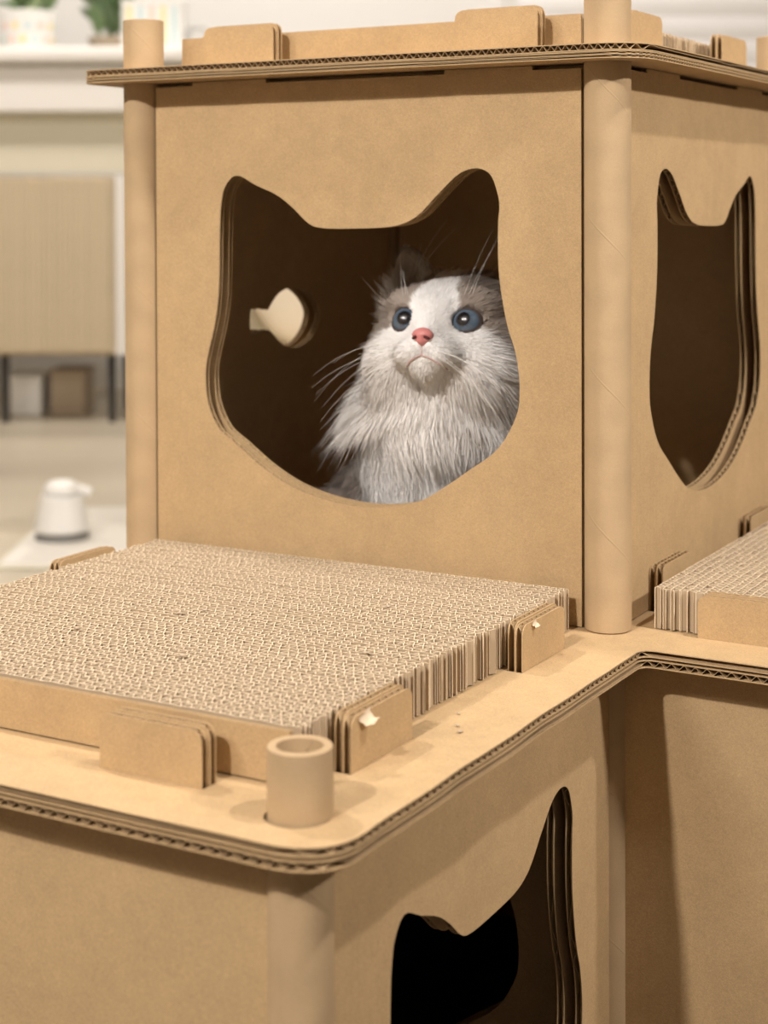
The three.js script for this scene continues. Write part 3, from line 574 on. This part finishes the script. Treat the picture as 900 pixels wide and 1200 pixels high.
  for (const s of [-1, 1]) for (let k = 0; k < 9; k++) {
    const row = k % 3, x = s * (0.013 + (k / 3 | 0) * 0.0035), y = -0.0195 - row * 0.0038;
    whisker(V(x, y, face(x, y)), V(s, 0.16 - row * 0.26 - (k / 3 | 0) * 0.09 + rr(-0.03, 0.03), 0.30 - (k / 3 | 0) * 0.12).normalize(), rr(0.055, 0.085), rr(0.25, 0.55));
  }
  for (const s of [-1, 1]) for (let k = 0; k < 3; k++) { const x = s * (0.024 + k * 0.003), y = 0.025; whisker(V(x, y, face(x, y)), V(s * rr(0.05, 0.45), 1, rr(0.15, 0.5)).normalize(), rr(0.04, 0.06), -0.1, 0.00011); }
  for (let k = 0; k < 7; k++) { const x = -0.050 + rr(-0.006, 0.004), y = 0.045 + k * 0.005; whisker(V(x + 0.012, y - 0.005, 0.004), V(rr(-0.25, 0.9), 1, rr(0.05, 0.4)).normalize(), rr(0.025, 0.05), 0, 0.00014); }
}
// ---------------------------------------------------------------- things behind the cat house
const atRoom = (name, label, category, r, y, d, group) => { const p = room(r, y, d); return thing(name, label, category, [p.x, p.y, p.z], YAW, group); };   // local frame: x right, y up, -z away from the camera
{
  const wood = dataTexture(TN, (x, y) => { const v = 0.88 + per(x, 7, 40, 3.3) * 0.10 + per(x, y, 4, 9.1) * 0.04; return [v, v * 0.985, v * 0.95]; });
  const oak = new THREE.MeshStandardMaterial({ name: 'pale_oak', color: lin(0.80, 0.69, 0.52), roughness: 0.6, map: scaled(wood, 2, 2) });
  // wooden sideboard on dark legs
  const s = atRoom('wooden_sideboard', 'pale wooden sideboard with finely ribbed doors on thin dark legs', 'sideboard', -1.58, FLOOR, 5.72);
  mesh('body', merge([rbox(1.36, 0.60, 0.40, 0.006, 0, 0.53, 0)]), oak, s);
  for (const k of [-1, 0, 1]) {
    const dd = part('door', s); dd.position.set(k * 0.445, 0.53, 0.202);
    mesh('door_board', box(0.436, 0.575, 0.012, 0, 0, 0.004), oak, dd);
    for (let i = 0; i < 24; i++) mesh('rib', box(0.0125, 0.572, 0.004, -0.207 + i * 0.018, 0, 0.0115), oak, dd);
  }
  mesh('side_panel', box(0.035, 0.60, 0.41, 0.698, 0.53, 0), M.white, s);
  for (const [x, z] of [[-0.62, 0.16], [0.66, 0.17], [0.30, 0.17], [-0.62, -0.16], [0.66, -0.16]]) mesh('leg', new THREE.CylinderGeometry(0.016, 0.011, 0.23, 14).translate(x, 0.115, z), M.dark, s);
  // white counter above it, with its support panel
  const c = atRoom('white_counter', 'long white counter with a thick top running above the wooden sideboard', 'counter', -1.7, FLOOR, 5.75);
  mesh('countertop', rbox(2.3, 0.055, 0.72, 0.02, 0, 1.225, 0), M.white, c);
  mesh('apron', rbox(2.24, 0.155, 0.62, 0.01, 0, 1.117, 0), M.white, c);
  mesh('back_panel', box(2.07, 0.20, 0.03, 0, 0.94, 0.22), M.olive, c);
  mesh('end_panel', box(0.05, 1.03, 0.55, 1.06, 0.52, 0), M.white, c);
  mesh('end_panel', box(0.05, 1.03, 0.55, -1.06, 0.52, 0), M.white, c);
  const TOP = FLOOR + 1.2535;
  // patterned pot with foliage, leafy plant, striped box, ring
  const leafMat = ['a', 'b', 'c'].map((k, i) => new THREE.MeshStandardMaterial({ name: 'leaf_' + k, color: [lin(0.20, 0.30, 0.14), lin(0.30, 0.38, 0.20), lin(0.13, 0.20, 0.10)][i], roughness: 0.6, side: THREE.DoubleSide }));
  const leafGeo = (() => { const g = new THREE.PlaneGeometry(0.05, 0.12, 4, 6), p = g.attributes.position; for (let i = 0; i < p.count; i++) { const t = p.getY(i) / 0.12 + 0.5, w = Math.sin(Math.PI * Math.min(1, t * 0.93 + 0.04)); p.setXYZ(i, p.getX(i) * w, p.getY(i) + 0.06, -0.02 * t * t + Math.abs(p.getX(i)) * 0.3 * w); } g.computeVertexNormals(); return g; })();
  function plant(label, r, d, potR, potH, potMat, leaves, spread, tall, dots) {
    const t = atRoom('potted_plant', label, 'plant', r, TOP, d);
    const prof = [[0, 0], [potR * 0.78, 0], [potR * 0.82, 0.004], [potR, potH - 0.006], [potR * 0.99, potH], [potR * 0.9, potH], [potR * 0.88, potH - 0.02], [0, potH - 0.022]].map((p) => new THREE.Vector2(...p));
    const pot = mesh('pot', new THREE.LatheGeometry(prof, 40), potMat, t);
    if (dots) for (let i = 0; i < 14; i++) { const a = -1.4 + (i % 7) * 0.47 + (i > 6 ? 0.2 : 0), y = potH * (i > 6 ? 0.62 : 0.28), rad = potR * (0.82 + 0.18 * y / potH) + 0.0005; const m = mesh('painted_dot', new THREE.CylinderGeometry(0.013, 0.013, 0.0016, 16).rotateX(Math.PI / 2), dots[i % dots.length], pot); m.position.set(Math.sin(a) * rad, y, Math.cos(a) * rad); m.rotation.y = a; }
    for (let i = 0; i < leaves; i++) { const m = mesh('leaf', leafGeo, leafMat[i % 3], t); const a = rr(0, 6.283); m.position.set(Math.cos(a) * rr(0, potR * 0.7), potH + rr(-0.01, tall), Math.sin(a) * rr(0, potR * 0.7)); m.rotation.set(rr(-1, 1) * spread, a, rr(-1, 1) * spread, 'YXZ'); m.scale.setScalar(rr(0.8, 1.5)); }
    mesh('stem', new THREE.CylinderGeometry(0.006, 0.009, potH + tall, 8).translate(0, (potH + tall) / 2, 0), leafMat[2], t);
  }
  const pastel = [lin(0.85, 0.70, 0.35), lin(0.55, 0.70, 0.72), lin(0.85, 0.60, 0.52)].map((c, i) => new THREE.MeshStandardMaterial({ name: 'pastel_' + i, color: c, roughness: 0.7 }));
  const ceramic = new THREE.MeshStandardMaterial({ name: 'white_ceramic', color: lin(0.82, 0.81, 0.78), roughness: 0.4 }), clay = new THREE.MeshStandardMaterial({ name: 'brown_clay', color: lin(0.42, 0.34, 0.25), roughness: 0.8 });
  plant('white pot with pastel dots on the white counter, at the counter edge', -1.21, 5.62, 0.10, 0.135, ceramic, 16, 0.9, 0.04, pastel);
  plant('bushy green plant in a brown pot on the white counter', -0.965, 5.88, 0.085, 0.075, clay, 46, 1.0, 0.16);
  const bx = atRoom('striped_box', 'white storage box with pastel vertical stripes on the white counter', 'box', -0.775, TOP, 5.60);
  mesh('body', rbox(0.205, 0.15, 0.14, 0.006, 0, 0.0755, 0), ceramic, bx);
  for (let i = 0; i < 5; i++) mesh('stripe', box(0.017, 0.14, 0.002, -0.076 + i * 0.038, 0.0755, 0.0708), pastel[i % 3], bx);
  mesh('lid', rbox(0.209, 0.016, 0.144, 0.004, 0, 0.158, 0), ceramic, bx);
  const ring = mesh(numbered('ring_ornament'), new THREE.TorusGeometry(0.036, 0.011, 14, 40).translate(0, 0.047, 0), new THREE.MeshStandardMaterial({ name: 'grey_ceramic', color: lin(0.55, 0.55, 0.53), roughness: 0.5 }), scene);
  const rp = room(-0.625, TOP + 0.0005, 5.58); ring.position.copy(rp); ring.rotation.y = YAW; tag(ring, 'grey round ring ornament beside the striped box', 'ornament');
  // things stored below the sideboard
  const b1 = atRoom('storage_crate', 'brown crate pushed under the wooden sideboard', 'crate', -1.10, FLOOR, 5.80); mesh('body', rbox(0.12, 0.15, 0.2, 0.008, 0, 0.076, 0), clay, b1); mesh('rim', rbox(0.126, 0.02, 0.206, 0.005, 0, 0.150, 0), clay, b1);
  const b2 = atRoom('storage_crate', 'white crate pushed under the wooden sideboard', 'crate', -1.245, FLOOR, 5.80); mesh('body', rbox(0.11, 0.13, 0.2, 0.008, 0, 0.066, 0), ceramic, b2); mesh('rim', rbox(0.116, 0.02, 0.206, 0.005, 0, 0.132, 0), ceramic, b2);
  const dr = atRoom('floor_rug', 'dark brown rug added unseen under the cardboard cat house to cut floor bounce', 'rug', 0.1, FLOOR + 0.0003, 0.55); mesh('pile', rbox(3.6, 0.0006, 4.0, 0.0002, 0, 0.0003, 0), new THREE.MeshStandardMaterial({ name: 'added_dark_rug', color: lin(0.10, 0.082, 0.066), roughness: 1 }), dr);  // unseen rug, added to darken the light bounced up from the floor
  // small white pet fountain on the floor, on a pale rug
  const rug = atRoom('floor_rug', 'pale grey rug lying on the floor under the white pet fountain', 'rug', -0.42, FLOOR + 0.0005, 3.62); mesh('pile', rbox(0.72, 0.012, 0.62, 0.005, 0, 0.006, 0), new THREE.MeshStandardMaterial({ name: 'rug', color: lin(0.72, 0.69, 0.63), roughness: 1 }), rug); mesh('hem', rbox(0.74, 0.006, 0.64, 0.003, 0, 0.0032, 0), M.olive, rug);
  const f = atRoom('pet_fountain', 'small tapered white pet fountain with a domed lid standing on the floor', 'pet fountain', -0.70, FLOOR + 0.0128, 3.56);
  const greyBase = new THREE.MeshStandardMaterial({ name: 'grey_plastic', color: lin(0.20, 0.195, 0.185), roughness: 0.6 });
  mesh('base', new THREE.CylinderGeometry(0.050, 0.052, 0.014, 40).translate(0, 0.007, 0), greyBase, f);
  mesh('body', new THREE.LatheGeometry([[0, 0.014], [0.052, 0.014], [0.053, 0.02], [0.041, 0.082], [0.039, 0.085], [0, 0.085]].map((p) => new THREE.Vector2(...p)), 40), ceramic, f);
  f.scale.setScalar(1.12);
  mesh('lid', new THREE.LatheGeometry([[0, 0.086], [0.034, 0.086], [0.036, 0.09], [0.033, 0.102], [0.022, 0.110], [0, 0.113]].map((p) => new THREE.Vector2(...p)), 40), ceramic, f);
  mesh('spout', new THREE.CylinderGeometry(0.008, 0.010, 0.03, 16).rotateZ(1.2).translate(0.042, 0.092, 0), ceramic, f);
  // window with a pleated white blind
  const w = part('window_1', scene); w.userData.kind = 'structure'; w.userData.label = 'window with a pleated white blind in the back wall'; const wp = room(1.42, 0, 6.56); w.position.copy(wp); w.rotation.y = YAW;
  for (const [x, y, ww, hh] of [[0, 0.62, 1.86, 0.07], [0, 2.02, 1.86, 0.07], [-0.9, 1.32, 0.07, 1.4], [0.9, 1.32, 0.07, 1.4]]) mesh('frame', box(ww, hh, 0.05, x, y, 0), M.white, w);
  mesh('pane', box(1.74, 1.34, 0.006, 0, 1.32, -0.012), new THREE.MeshPhysicalMaterial({ name: 'window_glass', color: lin(0.95, 0.97, 0.97), transmission: 1, roughness: 0.02, thickness: 0 }), w);
  const bl = atRoom('window_blind', 'wide white horizontal-slat blind hanging over the window behind the roof', 'blind', 1.42, 0.66, 6.47);
  const fab = new THREE.MeshStandardMaterial({ name: 'blind_fabric', color: lin(0.86, 0.85, 0.85), roughness: 0.8 });
  const prof = (() => { const sh = new THREE.Shape(); const N = 14; for (let i = 0; i <= N; i++) { const t = i / N; sh[i ? 'lineTo' : 'moveTo'](0.022 * Math.sin(t * 2.6) - 0.012 * t, t * 0.098); } for (let i = N; i >= 0; i--) { const t = i / N; sh.lineTo(0.022 * Math.sin(t * 2.6) - 0.012 * t - 0.003, t * 0.098); } return new THREE.ExtrudeGeometry(sh, { depth: 1.8, bevelEnabled: false }).translate(0, 0, -0.9).rotateY(-Math.PI / 2); })();
  for (let i = 0; i < 14; i++) { const m = mesh('slat', prof, fab, bl); m.position.y = i * 0.094; }
  mesh('head_rail', rbox(1.82, 0.05, 0.05, 0.008, 0, 1.345, 0), M.white, bl);
  // cream armchair seen through the fish-shaped hole
  const cream = new THREE.MeshStandardMaterial({ name: 'cream_linen', color: lin(0.80, 0.72, 0.55), roughness: 0.9 });
  const linen = new THREE.MeshStandardMaterial({ name: 'ivory_linen', color: lin(0.80, 0.70, 0.56), roughness: 0.9 });
  const ch = atRoom('armchair', 'cream upholstered armchair standing beyond the fish-shaped hole', 'armchair', -0.10, FLOOR, 3.75);
  mesh('seat', rbox(0.56, 0.24, 0.54, 0.04, 0, 0.27, 0.02), cream, ch);
  mesh('backrest', rbox(0.62, 0.62, 0.14, 0.05, 0, 0.62, -0.24).rotateX(-0.06), cream, ch);
  for (const k of [-1, 1]) { mesh('arm', rbox(0.11, 0.42, 0.58, 0.04, k * 0.32, 0.36, 0), cream, ch); for (const z of [-0.2, 0.22]) mesh('leg', new THREE.CylinderGeometry(0.02, 0.014, 0.15, 12).translate(k * 0.26, 0.075, z), M.dark, ch); }
  mesh('back_cushion', (() => { const g = new THREE.SphereGeometry(1, 32, 24), p = g.attributes.position; for (let i = 0; i < p.count; i++) { const e = (v) => Math.sign(v) * Math.abs(v) ** 0.55; p.setXYZ(i, e(p.getX(i)) * 0.19, e(p.getY(i)) * 0.19, p.getZ(i) * 0.07); } g.computeVertexNormals(); return g.rotateZ(0.5).rotateX(-0.25).translate(-0.06, 0.62, -0.10); })(), linen, ch);
}
renderer.render(scene, camera);
